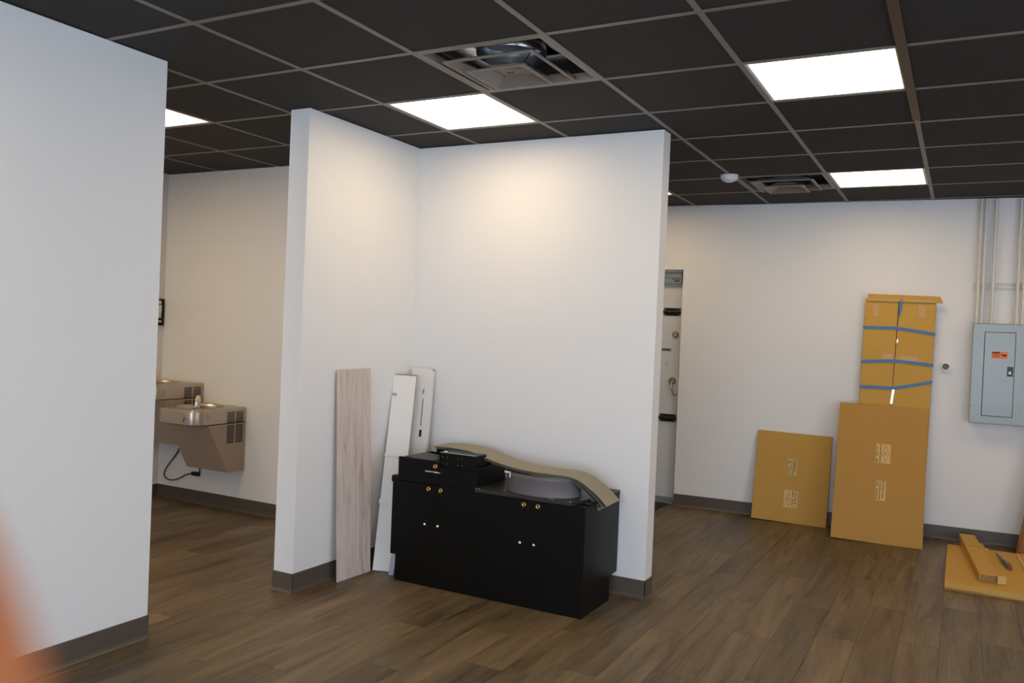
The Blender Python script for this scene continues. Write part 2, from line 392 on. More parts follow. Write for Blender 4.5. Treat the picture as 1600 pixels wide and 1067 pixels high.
# ------------------------------------------------------------------ ceiling lights
where = {(1, 2): 'square lit ceiling panel beside the open air diffuser, above the cabinet corner',
         (4, 2): 'largest lit ceiling panel, at the upper right of the photo',
         (4, 6): 'lit ceiling panel at the far right beside the back diffuser',
         (-2, 1): 'lit ceiling panel half hidden behind the left wall, above the drinking fountains',
         (1, 6): 'lit ceiling panel of which a sliver shows past the free wall end',
         }
HID = ['lit ceiling panel behind the camera on the left, nearest the left wall', 'lit ceiling panel behind the camera near the middle of the shop front', 'lit ceiling panel right of the frame level with the cabinet', 'lit ceiling panel behind the camera in the far right corner', 'lit ceiling panel in the left passage near the shop front', 'unseen fill panel added in the left passage at the far left wall', 'unseen fill panel added in the left passage beside the middle of the left wall', 'unseen fill panel added above the right end of the back wall']  # fill panels at the end are added for brightness only
for n, (i, j) in enumerate(LIGHTS):
    cx, cy = GX+(i+0.5)*G, GY+(j+0.5)*G
    t = empty('ceiling_light', (where[(i, j)] if (i, j) in where else HID.pop(0)), 'light', (cx, cy, CZ), group='lit ceiling panels')
    h = G/2-0.0125; f = MB()
    for s in (-1, 1):
        f.box((-h, min(s*h, s*(h-0.014)), 0.0015), (h, max(s*h, s*(h-0.014)), 0.03))
        f.box((min(s*h, s*(h-0.014)), -h+0.014, 0.0015), (max(s*h, s*(h-0.014)), h-0.014, 0.03))
    f.build('frame', m_plastic, t)
    MB().box((-h+0.014, -h+0.014, 0.006), (h-0.014, h-0.014, 0.012)).build('lens_panel', m_emit, t)
    MB().box((-h+0.004, -h+0.004, 0.03), (h-0.004, h-0.004, 0.05)).build('back_plate', m_alu, t)

# ------------------------------------------------------------------ air diffusers
def ring_sheet(mb, ro, zo, ri, zi, lip=0.012, th=0.0015, cx=0, cy=0):
    """square cone: outer edge ro at height zo sloping to ri at zi, with a flat outer lip"""
    sq = lambda r, z: [(cx-r, cy-r, z), (cx+r, cy-r, z), (cx+r, cy+r, z), (cx-r, cy+r, z)]
    mb.loft([sq(ro, zo+0.008), sq(ro, zo), sq(ro-lip, zo), sq(ri, zi), sq(ri, zi+th), sq(ro-lip-0.001, zo+th+0.001), sq(ro-0.0015, zo+th), sq(ro-0.0015, zo+0.008), sq(ro, zo+0.008)], cap=False)
def diffuser(i, j, label):
    cx, cy = GX+(i+0.5)*G, GY+(j+0.5)*G
    t = empty('air_diffuser', label, 'vent', (cx, cy, CZ))
    fr = MB(); h = G/2-0.0125
    ring_sheet(fr, h, 0.0, 0.268, 0.028, 0.016); fr.build('outer_frame', m_vent, t)
    r1 = MB(); ring_sheet(r1, 0.213, -0.024, 0.165, 0.004, 0.010); r1.build('louvre_ring', m_vent, t)
    r2 = MB(); ring_sheet(r2, 0.140, -0.050, 0.070, -0.016, 0.009)
    r2.build('inner_ring', m_vent, t)
    hub = MB().lathe([(0.0, -0.020), (0.048, -0.020), (0.054, -0.017), (0.075, -0.012), (0.10, -0.011)], (0, 0, 0), 'Z', 28).build('hub', m_vent, t, True)
    MB().tube([(-0.016, 0, -0.0205), (-0.008, 0, -0.026), (0.008, 0, -0.026), (0.016, 0, -0.0205)], 0.002, 8).build('screw_slot', m_dark, hub)
    for s in (-1, 1):
        MB().tube([(s*0.19, -0.262, 0.008), (s*0.19, -0.16, 0.010), (s*0.12, -0.10, -0.020), (s*0.12, 0.10, -0.020), (s*0.19, 0.16, 0.010), (s*0.19, 0.262, 0.008)], 0.003, 6).build('hanger_wire', m_bolt, t)
    bx = MB()
    sq = lambda r, z: [(-r, -r, z), (r, -r, z), (r, r, z), (-r, r, z)]
    bx.loft([sq(0.290, 0.012), sq(0.272, 0.045), sq(0.25, 0.075)], cap=False).build('backpan', m_plenum, t)
    bx = MB().loft([sq(0.25, 0.0755), sq(0.158, 0.085), sq(0.158, 0.088), sq(0.25, 0.079)], cap=False); bx.build('backpan_top', m_duct, t)
    MB().lathe([(0.150, 0.045), (0.155, 0.06), (0.155, 0.11), (0.150, 0.12), (0.156, 0.13), (0.150, 0.14), (0.156, 0.15), (0.150, 0.16), (0.156, 0.17), (0.150, 0.18), (0.15, 0.26), (0.0, 0.265)], (0, 0, 0), 'Z', 32).build('duct_neck', m_duct, t, True)
    return t
diffuser(2, 1, 'taupe ceiling air diffuser with open centre showing silver duct, nearest to camera')
diffuser(3, 6, 'taupe ceiling air diffuser beside the smoke detector near the back wall')
sd = empty('smoke_detector', 'white round smoke detector on the ceiling near the back wall', 'detector', (-1.49, 5.88, CZ+0.003))
MB().lathe([(0.0, 0), (0.062, 0), (0.062, -0.012), (0.0, -0.012)], (0, 0, 0), 'Z', 28).build('mount', m_plastic, sd, 'auto')
MB().lathe([(0.055, -0.0125), (0.060, -0.022), (0.052, -0.034), (0.030, -0.046), (0.012, -0.050), (0, -0.050)], (0, 0, 0), 'Z', 28).build('cover', m_plastic, sd, True)

# ------------------------------------------------------------------ black cabinet (counter unit)
cab = empty('black_cabinet', 'long low black two-level cabinet with brass locks against the white wall', 'cabinet', (-2.25, 4.2, 0))
def cb(mb, n, m, lab=None, par=None, sm=False):
    o = mb.build(n, m, par or cab, sm)
    if par is None: o.location = (2.25, -4.2, 0)
    if lab: o['label'] = lab
    return o
XA, XB, XM = -2.830, -1.660, -2.312; YA = 3.965; YB = 4.345; YW = 4.455
cb(MB().box((XA, YA+0.002, 0.0), (XB, YB, 0.572), 0.002), 'body', m_black)
cb(MB().box((XA-0.044, YA+0.012, 0.143), (XA-0.0005, YB, 0.560), 0.002).box((XA-0.049, YA+0.006, 0.5605), (XA-0.0005, YB, 0.597), 0.002), 'end_panel', m_black)
cb(MB().box((XA, YB+0.0005, 0.135), (XB-0.002, YW, 0.572), 0.002), 'rear_body', m_black)
# raised left unit: open-topped case
rz0, rz1 = 0.573, 0.705
r = MB()
r.box((XA, YA+0.018, rz0), (XA+0.016, 4.30, rz1), 0.001).box((XM-0.016, YA+0.018, rz0), (XM, 4.30, rz1-0.006), 0.001)
r.box((XA+0.016, 4.284, rz0), (XM-0.016, 4.30, rz1), 0.001).box((XA+0.016, YA+0.018, rz0), (XM-0.016, 4.284, rz0+0.012))
cb(r, 'raised_case', m_black)
dr = cb(MB().box((XA, YA-0.001, rz0+0.004), (-2.552, YA+0.017, rz1+0.006), 0.0015), 'drawer', m_black)
cb(MB().box((-2.5515, YA+0.002, rz0), (XM, YA+0.017, rz1-0.030), 0.0015), 'front_panel', m_black)
def lock(x, z, par, y=YA-0.001):
    o = cb(MB().lathe([(0.0, 0.004), (0.006, 0.004), (0.0075, 0.006), (0.012, 0.005), (0.0135, 0.003), (0.0135, 0)], (x, y, z), 'Y', 20), 'lock', m_gold, 'round brass lock', par, True)
    MB().box((x-0.0012, y-0.0052, z-0.005), (x+0.0012, y-0.0038, z+0.005)).build('keyway', m_dark, par)
    return o
def knob(x, z, par, y=YA-0.001):
    return cb(MB().lathe([(0.004, 0), (0.004, 0.012), (0.009, 0.016), (0.010, 0.021), (0.006, 0.026), (0.0, 0.027)], (x, y, z), 'Y', 16), 'knob', m_chrome, 'chrome knob', par, True)
lock(-2.578, 0.680, dr)
cb(MB().tube([(-2.628, YA, 0.653), (-2.628, YA-0.022, 0.653), (-2.618, YA-0.026, 0.653), (-2.542, YA-0.026, 0.651), (-2.532, YA-0.022, 0.651), (-2.532, YA, 0.651)], 0.0045, 8), 'handle', m_chrome, 'chrome bar handle', dr, 'auto')
for (a, c, lx, kx) in ((XA+0.002, -2.579, -2.617, -2.621), (-2.574, XM, -2.536, -2.535), (XM+0.004, -1.975, -2.013, -2.018), (-1.970, XB-0.002, -1.930, -1.936)):
    dd = cb(MB().box((a, YA-0.001, 0.035), (c, YA+0.0015, 0.568), 0.0008), 'door', m_black)
    lock(lx, 0.549 if lx < -2.3 else 0.543, dd); knob(kx, 0.353 if lx < -2.3 else 0.343, dd)
# worktop on the lower right section
tp = [(XM+0.002, YA-0.012), (-1.735, YA-0.012), (-1.700, 4.10), (-1.672, 4.30), (-1.662, YW), (XM+0.002, YW)]
o = MB().prism(tp, 2, 0.5735, 0.592)
cb(o, 'worktop', m_blacktop, 'dark grey worktop')
cb(MB().prism([(-1.70, YA+0.06), (XB-0.001, YA+0.05), (XB-0.001, YW), (-1.66, YW), (-1.67, 4.3), (-1.698, 4.1)], 2, 0.5735, 0.580), 'worktop_edge', m_black)
for (x_, y_) in ((-2.302, YA-0.006), (-2.285, YA-0.006), (-1.86, YA-0.006), (-1.845, YA-0.006), (-1.742, YA-0.006)):
    cb(MB().lathe([(0, 0.004), (0.004, 0.003), (0.005, 0)], (x_, y_, 0.5922), 'Z', 8), 'screw_head', m_chrome)

# things inside and on the raised case
t = empty('black_binder', 'flat black binder lying in the left of the raised cabinet case', 'binder', (-2.72, 4.10, 0.586))
MB().box((-0.085, -0.105, 0), (0.085, 0.10, 0.105), 0.004).build('stack_base', m_black, t)
MB().box((-0.088, -0.11, 0.106), (0.088, 0.09, 0.124), 0.004, Matrix.Rotation(math.radians(3), 4, 'Y')).build('cover', m_blacktop, t)
t = empty('black_binder', 'thinner black folder behind the flat binder, left end of cabinet top', 'binder', (-2.72, 4.379, 0.573), 0.0)
MB().box((-0.09, -0.055, 0), (0.13, 0.06, 0.150), 0.003).build('folder_body', m_black, t)
MB().box((-0.095, -0.06, 0.151), (0.10, 0.06, 0.160), 0.003).build('folder_flap', m_blacktop, t)
t = empty('drilled_black_box', 'black box with rows of small holes under the draped strips', 'box', (-2.450, 4.015, 0.586))
MB().box((-0.118, -0.03, 0), (0.118, 0.09, 0.173), 0.002).build('case', m_black, t)
for a in (-0.095, -0.063, 0.006, 0.034):
    for c in (0.113, 0.150): MB().lathe([(0, 0.0015), (0.0025, 0.001), (0.003, 0)], (a, -0.03, c), 'Y', 8).build('drilled_hole', m_nickel, t)
MB().box((-0.112, -0.034, 0.1735), (0.115, -0.014, 0.176), 0.001).build('metal_edge', m_greyp, t)
MB().box((-0.10, -0.012, 0.1735), (-0.082, 0.002, 0.181), 0.001).build('white_clip', m_white, t)
t = empty('black_bag', 'crumpled black bag next to the drilled box on the cabinet', 'bag', (-2.385, 4.192, 0.5865))
bm = bmesh.new(); bmesh.ops.create_icosphere(bm, subdivisions=4, radius=1)
rr = random.Random(3)
for v in bm.verts:
    c = v.co; k = 1+0.10*math.sin(9*c.x+3*c.y)+0.09*math.sin(11*c.y-7*c.z)+0.06*math.sin(17*c.z+13*c.x)
    v.co = Vector((c.x*0.042*k, c.y*0.062*k, max(c.z*0.150*k, 0)))
q_ = MB(); q_.bm.free(); q_.bm = bm; q_.build('bag_body', mat('black_plastic_film', srgb(22, 22, 22), 0.3, bump=0.8, bscale=25), t, True)
MB().lathe([(0.0, 0.012), (0.006, 0.010), (0.009, 0.0)], (0.0, -0.035, 0.125), 'Y', 10).build('button', m_nickel, t)

# coil of grey cove base
def ribbon(path, width_fn, th, zf):
    pass
coil = empty('cove_base_coil', 'oval coil of grey vinyl wall base standing on the worktop', 'coil', (-1.972, 4.120, 0.5925))
def oval(a, b, z, n=56): return [(a*math.cos(2*math.pi*k/n), b*math.sin(2*math.pi*k/n), z) for k in range(n)]
for k, (a, b_, zt) in enumerate(((0.218, 0.158, 0.106), (0.200, 0.140, 0.099), (0.182, 0.122, 0.102), (0.164, 0.104, 0.094))):
    f = lambda s, z, d=0: oval((a-d)*s, (b_-d)*s, z)
    top = 1.05
    mb = MB().loft([f(0.97, 0.0), f(0.955, 0.012), f(0.965, 0.04), f(1.0, 0.085), f(top, zt), f(top, zt, 0.003), f(1.0, 0.085, 0.003), f(0.965, 0.04, 0.003), f(0.955, 0.012, 0.003), f(0.97, 0.0, 0.003), f(0.97, 0.0)], cap=False)
    mb.build('coil_turn', m_coil, coil, True)
lb = MB().box((-0.03, 0, 0), (0.004, 0.002, 0.010)).box((0.0, 0, -0.022), (0.008, 0.002, 0.010)).build('paper_tag', m_white, coil); lb.location = (-0.150, -0.128, 0.100); lb['label'] = 'white paper tag on the coil rim'

# draped cove strips
def interp(P, n=8):
    out = []
    for i in range(len(P)-1):
        p0 = Vector(P[max(i-1, 0)]); p1 = Vector(P[i]); p2 = Vector(P[i+1]); p3 = Vector(P[min(i+2, len(P)-1)])
        for k in range(n):
            t_ = k/n
            out.append(0.5*((2*p1)+(-p0+p2)*t_+(2*p0-5*p1+4*p2-p3)*t_*t_+(-p0+3*p1-3*p2+p3)*t_**3))
    out.append(Vector(P[-1])); return out
near = interp([(-2.755, 4.20, 0.752), (-2.62, 4.165, 0.764), (-2.445, 4.122, 0.762), (-2.315, 4.080, 0.742), (-2.129, 4.03, 0.720), (-1.99, 4.00, 0.716), (-1.875, 3.99, 0.718), (-1.775, 4.01, 0.712), (-1.72, 4.05, 0.680), (-1.66, 4.10, 0.620), (-1.61, 4.13, 0.560)])
for k in range(5):
    pts = [p.copy() for p in near]
    off = k*0.0058
    rings = []
    L = len(pts); cut = [L, L-1, L-1, L-2, L-1][k]; start = [0, 2, 1, 3, 2][k]
    for n_, p in enumerate(pts[start:cut]):
        i0 = n_+start
        tn = (pts[min(i0+1, L-1)]-pts[max(i0-1, 0)]).normalized(); nn = Vector((-tn.z, 0, tn.x))
        spread = off*(1+1.3*max(0, (i0-60)/20)) if i0 > 60 else off*(0.5 if i0 < 40 else 0.7)
        c = p - nn*spread; c.y += [0, -0.006, 0.004, -0.010, -0.004][k]
        wd = 0.19
        rings.append([c, c+Vector((0, wd, 0.002)), c+Vector((0, wd, 0.002))-nn*0.003, c-nn*0.003])
    o = MB().loft(rings).build('cove_strip', m_vinyl if k == 0 else m_vinyled if k % 2 else m_vinyl, None, False)
    tag(o, ['olive vinyl wall-base strip on top of the draped stack over the cabinet', 'second strip from the top of the draped stack', 'middle strip of the draped stack over the coil', 'fourth strip from the top of the draped stack', 'lowest strip of the draped stack, touching the coil'][k], 'strip', 'vinyl strips draped over the cabinet')

# ------------------------------------------------------------------ leaning boards
def lean(name, label, cat, p0, p1, q0, q1, thick, m, part='board', group=None):
    """slab: front face bottom corners p0,p1 and top corners q0,q1; thickness away from the viewer"""
    p0, p1, q0, q1 = map(Vector, (p0, p1, q0, q1))
    n = (p1-p0).cross(q0-p0).normalized()      # faces viewer if p0->p1 is left->right
    t = empty(name, label, cat, ((p0+p1)/2)[:], group=group)
    X = (p1-p0).normalized(); Z = (q0-p0); H_ = ((q0+q1)/2-(p0+p1)/2).length; Z = ((q0+q1)/2-(p0+p1)/2).normalized()
    Y = -n
    Z = (Z - X*0).normalized()
    mtx = Matrix(((X.x, Y.x, Z.x), (X.y, Y.y, Z.y), (X.z, Y.z, Z.z))).to_4x4()
    return t, mtx, (p1-p0).length, H_, p0
t, mtx, W_, H_, p0 = lean('pale_wood_board', 'pale whitewashed wood-look board leaning on the short wall left of cabinet', 'board', (-3.052, 3.732, 0.001), (-3.034, 4.010, 0.001), (-3.108, 3.702, 1.200), (-3.102, 4.008, 1.194), 0.009, m_plankw)
b = MB().box((-W_/2, 0, 0), (W_/2, 0.008, H_), 0.001).build('board', m_plankw, t); b.matrix_local = mtx
for gx in (0.55*W_-W_/2+0.0, 0.74*W_-W_/2):
    g = MB().box((gx-0.0007, -0.0004, 0.0005), (gx+0.0007, 0.0002, H_-0.0005)).build('groove', m_whited, t); g.matrix_local = mtx

# white cartons in the corner
t, mtx, W_, H_, p0 = lean('white_carton', 'long flat white carton leaning in the corner, front one with dark seam', 'carton', (-3.035, 4.03, 0.002), (-2.905, 4.090, 0.002), (-3.108, 4.300, 1.158), (-2.950, 4.340, 1.158), 0.02, m_white)
o = MB().box((-W_/2, 0, 0), (W_/2, 0.022, H_), 0.001).build('carton_body', m_white, t); o.matrix_local = mtx
o = MB().box((-W_/2-0.003, -0.006, H_*0.57), (W_/2+0.001, -0.0003, H_*0.585), 0.001).build('strap', m_white, t); o.matrix_local = mtx
o = MB().box((-W_/2-0.006, -0.006, H_*0.33), (W_/2+0.001, -0.0003, H_*0.352), 0.001).build('strap', m_white, t); o.matrix_local = mtx
o = MB().box((-W_/2, -0.0006, H_-0.004), (W_/2, 0.021, H_+0.0006)).box((W_/2-0.002, -0.0006, H_*0.02), (W_/2+0.0004, 0.004, H_)).build('seam', m_whited, t); o.matrix_local = mtx
o = MB().box((-W_/2+0.002, -0.0008, H_*0.885), (-W_/2+0.03, -0.0002, H_*0.900)).build('sticker', m_greyp, t); o.matrix_local = mtx
t, mtx, W_, H_, p0 = lean('white_carton', 'taller white carton standing behind the seamed one, with printed side', 'carton', (-3.035, 4.245, 0.002), (-2.890, 4.260, 0.002), (-3.095, 4.418, 1.203), (-2.942, 4.428, 1.195), 0.03, m_white)
o = MB().box((-W_/2, 0, 0), (W_/2, 0.03, H_), 0.001).build('carton_body', m_white, t); o.matrix_local = mtx
o = MB().box((-W_/2+0.09, -0.0006, H_*0.70), (-W_/2+0.098, -0.0002, H_*0.84)).box((-W_/2+0.085, -0.0006, H_*0.865), (-W_/2+0.097, -0.0002, H_*0.89)).build('faint_print', m_greyp, t); o.matrix_local = mtx
o = MB().box((-W_/2+0.088, -0.0006, H_*0.645), (-W_/2+0.105, -0.0002, H_*0.68)).build('square_code_patch', m_bolt, t) ; o.matrix_local = mtx
o = MB().prism([(W_/2-0.02, H_), (W_/2+0.02, H_-0.012), (W_/2+0.002, H_-0.016)], 1, 0.0, 0.001).build('torn_flap', m_vent, t); o.matrix_local = mtx
# bottom offcut
t = empty('white_offcut', 'short grey-white carton offcut standing at the foot of the seamed carton', 'offcut', (-2.893, 4.025, 0))
MB().prism([(-0.022, 0.0), (0.010, 0.0), (0.018, 0.050), (0.033, 0.052), (0.033, 0.125), (-0.004, 0.138)], 1, 0.0, 0.012).build('strip', mat('grey_card', srgb(170, 172, 175), 0.6), t)

# ------------------------------------------------------------------ cardboard cartons at the back wall
def carton(name, label, p0, p1, q0, q1, th, m):
    t, mtx, W_, H_, p0 = lean(name, label, 'carton', p0, p1, q0, q1, th, m)
    o = MB().box((-W_/2, 0, 0), (W_/2, th, H_), 0.004).build('carton_body', m, t); o.matrix_local = mtx
    return t, mtx, W_, H_
def printed_label(t, mtx, W_, H_, u0, u1, v0, v1, lines, diamond=None, left=True, blank=None):
    """u,v fractions over the face; lines run vertically (text turned on its side)"""
    x0, x1, z0, z1 = -W_/2+u0*W_, -W_/2+u1*W_, v0*H_, v1*H_
    o = MB().box((x0, -0.0008, z0), (x1, -0.0002, z1)).build('paper_label', m_label, t); o.matrix_local = mtx
    ink = MB(); rr = random.Random(int(u0*1000+v0*777))
    for lx in lines:
        z = z0+0.006
        while z < z1-0.012:
            c = rr.uniform(0.006, 0.012)
            if rr.random() > 0.12: ink.box((x0+lx, -0.0012, z), (x0+lx+0.009, -0.0008, z+c))
            z += c+0.005
    if diamond:
        cx, hw, cz, hh = diamond; w_ = 0.0022
        cx = x0+cx; cz = z0+cz
        P4 = [(cx-hw, cz), (cx, cz+hh), (cx+hw, cz), (cx, cz-hh)]
        for a, b in zip(P4, P4[1:]+P4[:1]):
            dx, dz = b[0]-a[0], b[1]-a[1]; l_ = math.hypot(dx, dz); nx, nz = -dz/l_*w_/2, dx/l_*w_/2
            ink.loft([[(a[0]+nx, -0.0012, a[1]+nz), (a[0]-nx, -0.0012, a[1]-nz), (a[0]-nx, -0.0008, a[1]-nz), (a[0]+nx, -0.0008, a[1]+nz)], [(b[0]+nx, -0.0012, b[1]+nz), (b[0]-nx, -0.0012, b[1]-nz), (b[0]-nx, -0.0008, b[1]-nz), (b[0]+nx, -0.0008, b[1]+nz)]])
        ink.box((cx-0.007, -0.0012, cz+0.004), (cx+0.007, -0.0008, cz+0.009)).box((cx-0.007, -0.0012, cz-0.010), (cx+0.004, -0.0008, cz-0.004))
    q = ink.build('print', m_ink, o)
t, mtx, W_, H_ = carton('flat_carton', 'smaller flat brown carton leaning on the back wall, left of the others', (-1.483, 7.044, 0.002), (-0.902, 7.080, 0.002), (-1.466, 7.152, 0.722), (-0.883, 7.187, 0.716), 0.018, m_carddk)
printed_label(t, mtx, W_, H_, 0.44, 0.56, 0.53, 0.71, (0.004, 0.022, 0.040, 0.054))
printed_label(t, mtx, W_, H_, 0.42, 0.60, 0.17, 0.36, (0.064, 0.084), (0.036, 0.021, 0.064, 0.052))
t, mtx, W_, H_ = carton('flat_carton', 'large flat brown carton leaning in front of the rope-tied carton', (-0.825, 6.726, 0.002), (-0.203, 6.804, 0.002), (-0.809, 7.055, 1.009), (-0.181, 7.095, 0.995), 0.035, m_cardbig)
printed_label(t, mtx, W_, H_, 0.445, 0.605, 0.575, 0.715, (0.004, 0.026), (0.066, 0.023, 0.075, 0.062))
printed_label(t, mtx, W_, H_, 0.465, 0.575, 0.305, 0.445, (0.004, 0.024, 0.046))
t, mtx, W_, H_ = carton('roped_carton', 'tall narrow brown carton tied with blue rope, leaning behind the large one', (-0.72, 7.110, 0.002), (-0.220, 7.140, 0.002), (-0.677, 7.158, 1.830), (-0.170, 7.188, 1.825), 0.03, m_card)
# centre gap, flap, tape, rope bands
o = MB().prism([(-0.012, H_-0.005), (-0.006, H_-0.005), (-0.016, H_*0.62), (-0.020, H_*0.62)], 1, -0.0012, -0.0003).build('centre_slit', m_dark, t); o.matrix_local = mtx
o = MB().prism([(-0.019, H_*0.64), (-0.017, H_*0.64), (-0.026, H_*0.40), (-0.028, H_*0.40)], 1, -0.0012, -0.0003).build('centre_slit', m_ink, t); o.matrix_local = mtx
o = MB().prism([(-W_/2+0.012, H_-0.01), (W_/2+0.005, H_-0.01), (W_/2+0.022, H_+0.028), (-W_/2+0.018, H_+0.034)], 1, -0.012, -0.006).build('top_flap', m_card, t); o.matrix_local = mtx
o = MB().prism([(W_/2-0.01, H_-0.02), (W_/2+0.045, H_-0.025), (W_/2+0.02, H_+0.03)], 1, -0.016, -0.0125).build('torn_corner', m_card, t); o.matrix_local = mtx
o = MB().box((-W_/2+0.01, -0.0135, H_-0.02), (W_/2+0.004, -0.0125, H_-0.004)).build('shiny_tape', m_tape, t); o.matrix_local = mtx
o = MB().box((-0.012, -0.0011, H_*0.815), (0.0, -0.0002, H_*0.83)).build('tape_piece', m_gloss, t); o.matrix_local = mtx
o = MB().prism([(-0.030, H_*0.555), (-0.012, H_*0.555), (-0.002, H_*0.615), (-0.020, H_*0.62)], 1, -0.0022, -0.0012).build('tape_piece', m_gloss, t); o.matrix_local = mtx; o['label'] = 'glossy patch of clear tape'
for (u0, v0, u1, v1) in ((-W_/2+0.002, 0.772, W_/2-0.002, 0.774), (-0.10, 0.735, -0.03, 0.765), (0.02, 0.728, 0.15, 0.760), (-0.19, 0.925, -0.15, 0.975), (0.13, 0.925, 0.18, 0.975)):
    o = MB().box((u0, -0.001, H_*v0), (u1, -0.0002, H_*v1)).build('tape_strip', m_tape, t); o.matrix_local = mtx
for zs in ((1.573, 1.577, 1.545), (1.308, 1.328, 1.312), (1.113, 1.122, 1.186)):
    k = H_/1.80
    P3 = interp([(-W_/2-0.002, -0.005, zs[0]*k), (-0.14, -0.005, (zs[0]*0.45+zs[1]*0.55)*k), (-0.01, -0.005, zs[1]*k), (0.12, -0.005, (zs[1]*0.55+zs[2]*0.45)*k), (W_/2+0.002, -0.005, zs[2]*k)], 6)
    mb = MB().loft([[(p.x, -0.006, p.z-0.012), (p.x, -0.006, p.z+0.012), (p.x, -0.0003, p.z+0.012), (p.x, -0.0003, p.z-0.012)] for p in P3])
    mb.box((W_/2+0.0005, -0.003, zs[2]*k-0.012), (W_/2+0.004, 0.030, zs[2]*k+0.012)).box((-W_/2-0.004, -0.003, zs[0]*k-0.012), (-W_/2-0.0005, 0.030, zs[0]*k+0.012))
    o = mb.build('rope_band', m_blue, t); o.matrix_local = mtx
o = MB().prism([(-0.002, H_-0.004), (0.016, H_-0.004), (0.012, H_*0.955), (0.002, H_*0.925), (-0.008, H_*0.925), (-0.006, H_*0.96)], 1, -0.0145, -0.0137).build('rope_end', m_blue, t); o.matrix_local = mtx

# ------------------------------------------------------------------ electrical panel, conduits, sleeve
pa = empty('electrical_panel', 'grey steel electrical panel with orange warning sticker on the back wall', 'panel', WB(U(0.28), 0)[:], ALPHA)
PX0, PX1, PZ0, PZ1 = -0.232, 0.235, 0.917, 1.658
MB().box((PX0+0.01, -0.085, PZ0+0.01), (PX1-0.01, 0, PZ1-0.01)).build('back_box', m_pgrey, pa)
MB().box((PX0, -0.100, PZ0), (PX1, -0.086, PZ1), 0.003).build('cover', m_pgrey, pa)
dd = MB().box((-0.152, -0.106, 0.976), (0.045, -0.1005, 1.596), 0.002).build('door', m_pgrey, pa)
MB().box((-0.155, -0.1012, 0.973), (0.048, -0.1002, 1.599)).build('door_gap', m_dark, pa)
st = MB().box((-0.105, -0.1068, 1.404), (0.0, -0.1061, 1.454)).build('warning_sticker', m_orange, dd); st['label'] = 'orange warning sticker with dark print'
pr_ = MB().box((-0.102, -0.1072, 1.441), (-0.050, -0.1068, 1.451))
for k in range(4): pr_.box((-0.102, -0.1072, 1.434-k*0.006), (-0.056+0.004*(k % 2), -0.1068, 1.436-k*0.006))
pr_.prism([(-0.046, 1.432), (-0.036, 1.438), (-0.030, 1.431), (-0.018, 1.436), (-0.006, 1.432), (-0.012, 1.424), (-0.020, 1.414), (-0.024, 1.424), (-0.036, 1.424)], 1, -0.1072, -0.1068)
pr_.build('sticker_print', mat('sticker_ink', srgb(80, 30, 14), 0.7), pa)
lt = MB().box((0.000, -0.109, 1.275), (0.038, -0.106, 1.345), 0.002).build('latch', m_bolt, dd)
MB().box((0.008, -0.112, 1.290), (0.026, -0.109, 1.312), 0.002).build('latch_tab', m_alu, pa)
for (a, c) in ((-0.212, 1.552), (-0.217, 1.31), (-0.220, 1.05), (0.11, 1.552), (0.105, 1.31), (0.10, 1.05), (0.215, 1.5)):
    MB().lathe([(0, 0.003), (0.004, 0.002), (0.005, 0)], (a, -0.100, c), 'Y', 10).build('screw', m_chrome, pa, True)
for k, (u, lab) in enumerate(((0.070, 'leftmost of the white conduits above the electrical panel'), (0.104, 'second white conduit, close beside the leftmost one'), (0.168, 'third white conduit from the left above the panel'), (0.328, 'fourth white conduit above the right half of the panel'), (0.366, 'rightmost white conduit at the edge of the photo'))):
    t = empty('conduit', lab, 'pipe', WB(U(u), 0.045, PZ1)[:], ALPHA, group='white conduits above the electrical panel')
    top = CZ-PZ1-0.006
    MB().tube([(0, 0, -0.006), (0, 0, top)], 0.0115, 14).build('pipe', m_pipe, t, 'auto')
    MB().lathe([(0.0150, -0.002), (0.0150, 0.014), (0.012, 0.016)], (0, 0, 0), 'Z', 8).build('connector', m_pipe, t)
    MB().lathe([(0.0145, 0.276), (0.0145, 0.302), (0.012, 0.303)], (0, 0, 0), 'Z', 12).build('strap_clamp', m_pipe, t)
ru = empty('strut_rail', 'horizontal steel strut rail holding the white conduits to the wall', 'rail', WB(U(0.24), 0, 1.945)[:], ALPHA)
MB().box((-0.20, -0.0215, -0.020), (0.24, 0, -0.016)).box((-0.20, -0.0215, 0.016), (0.24, 0, 0.020)).box((-0.20, -0.002, -0.016), (0.24, 0, 0.016)).build('channel', m_pipe, ru)
sl = empty('pipe_sleeve', 'short white pipe sleeve sticking out of the wall right of the roped carton', 'pipe', WB(U(-0.12), 0, 1.322)[:], ALPHA)
MB().lathe([(0.024, 0.0), (0.035, 0.0), (0.035, 0.028), (0.033, 0.031), (0.026, 0.031), (0.024, 0.02), (0.024, 0.002), (0.0, 0.002)], (0, 0, 0), 'Y', 28).build('sleeve', m_plastic, sl, 'auto')
MB().lathe([(0.0, 0.006), (0.0235, 0.006), (0.0235, 0.003), (0, 0.003)], (0, 0, 0), 'Y', 20).build('bore', mat('sleeve_bore_grey', srgb(116, 118, 104), 0.9), sl)  # plain grey-green disc set inside the sleeve

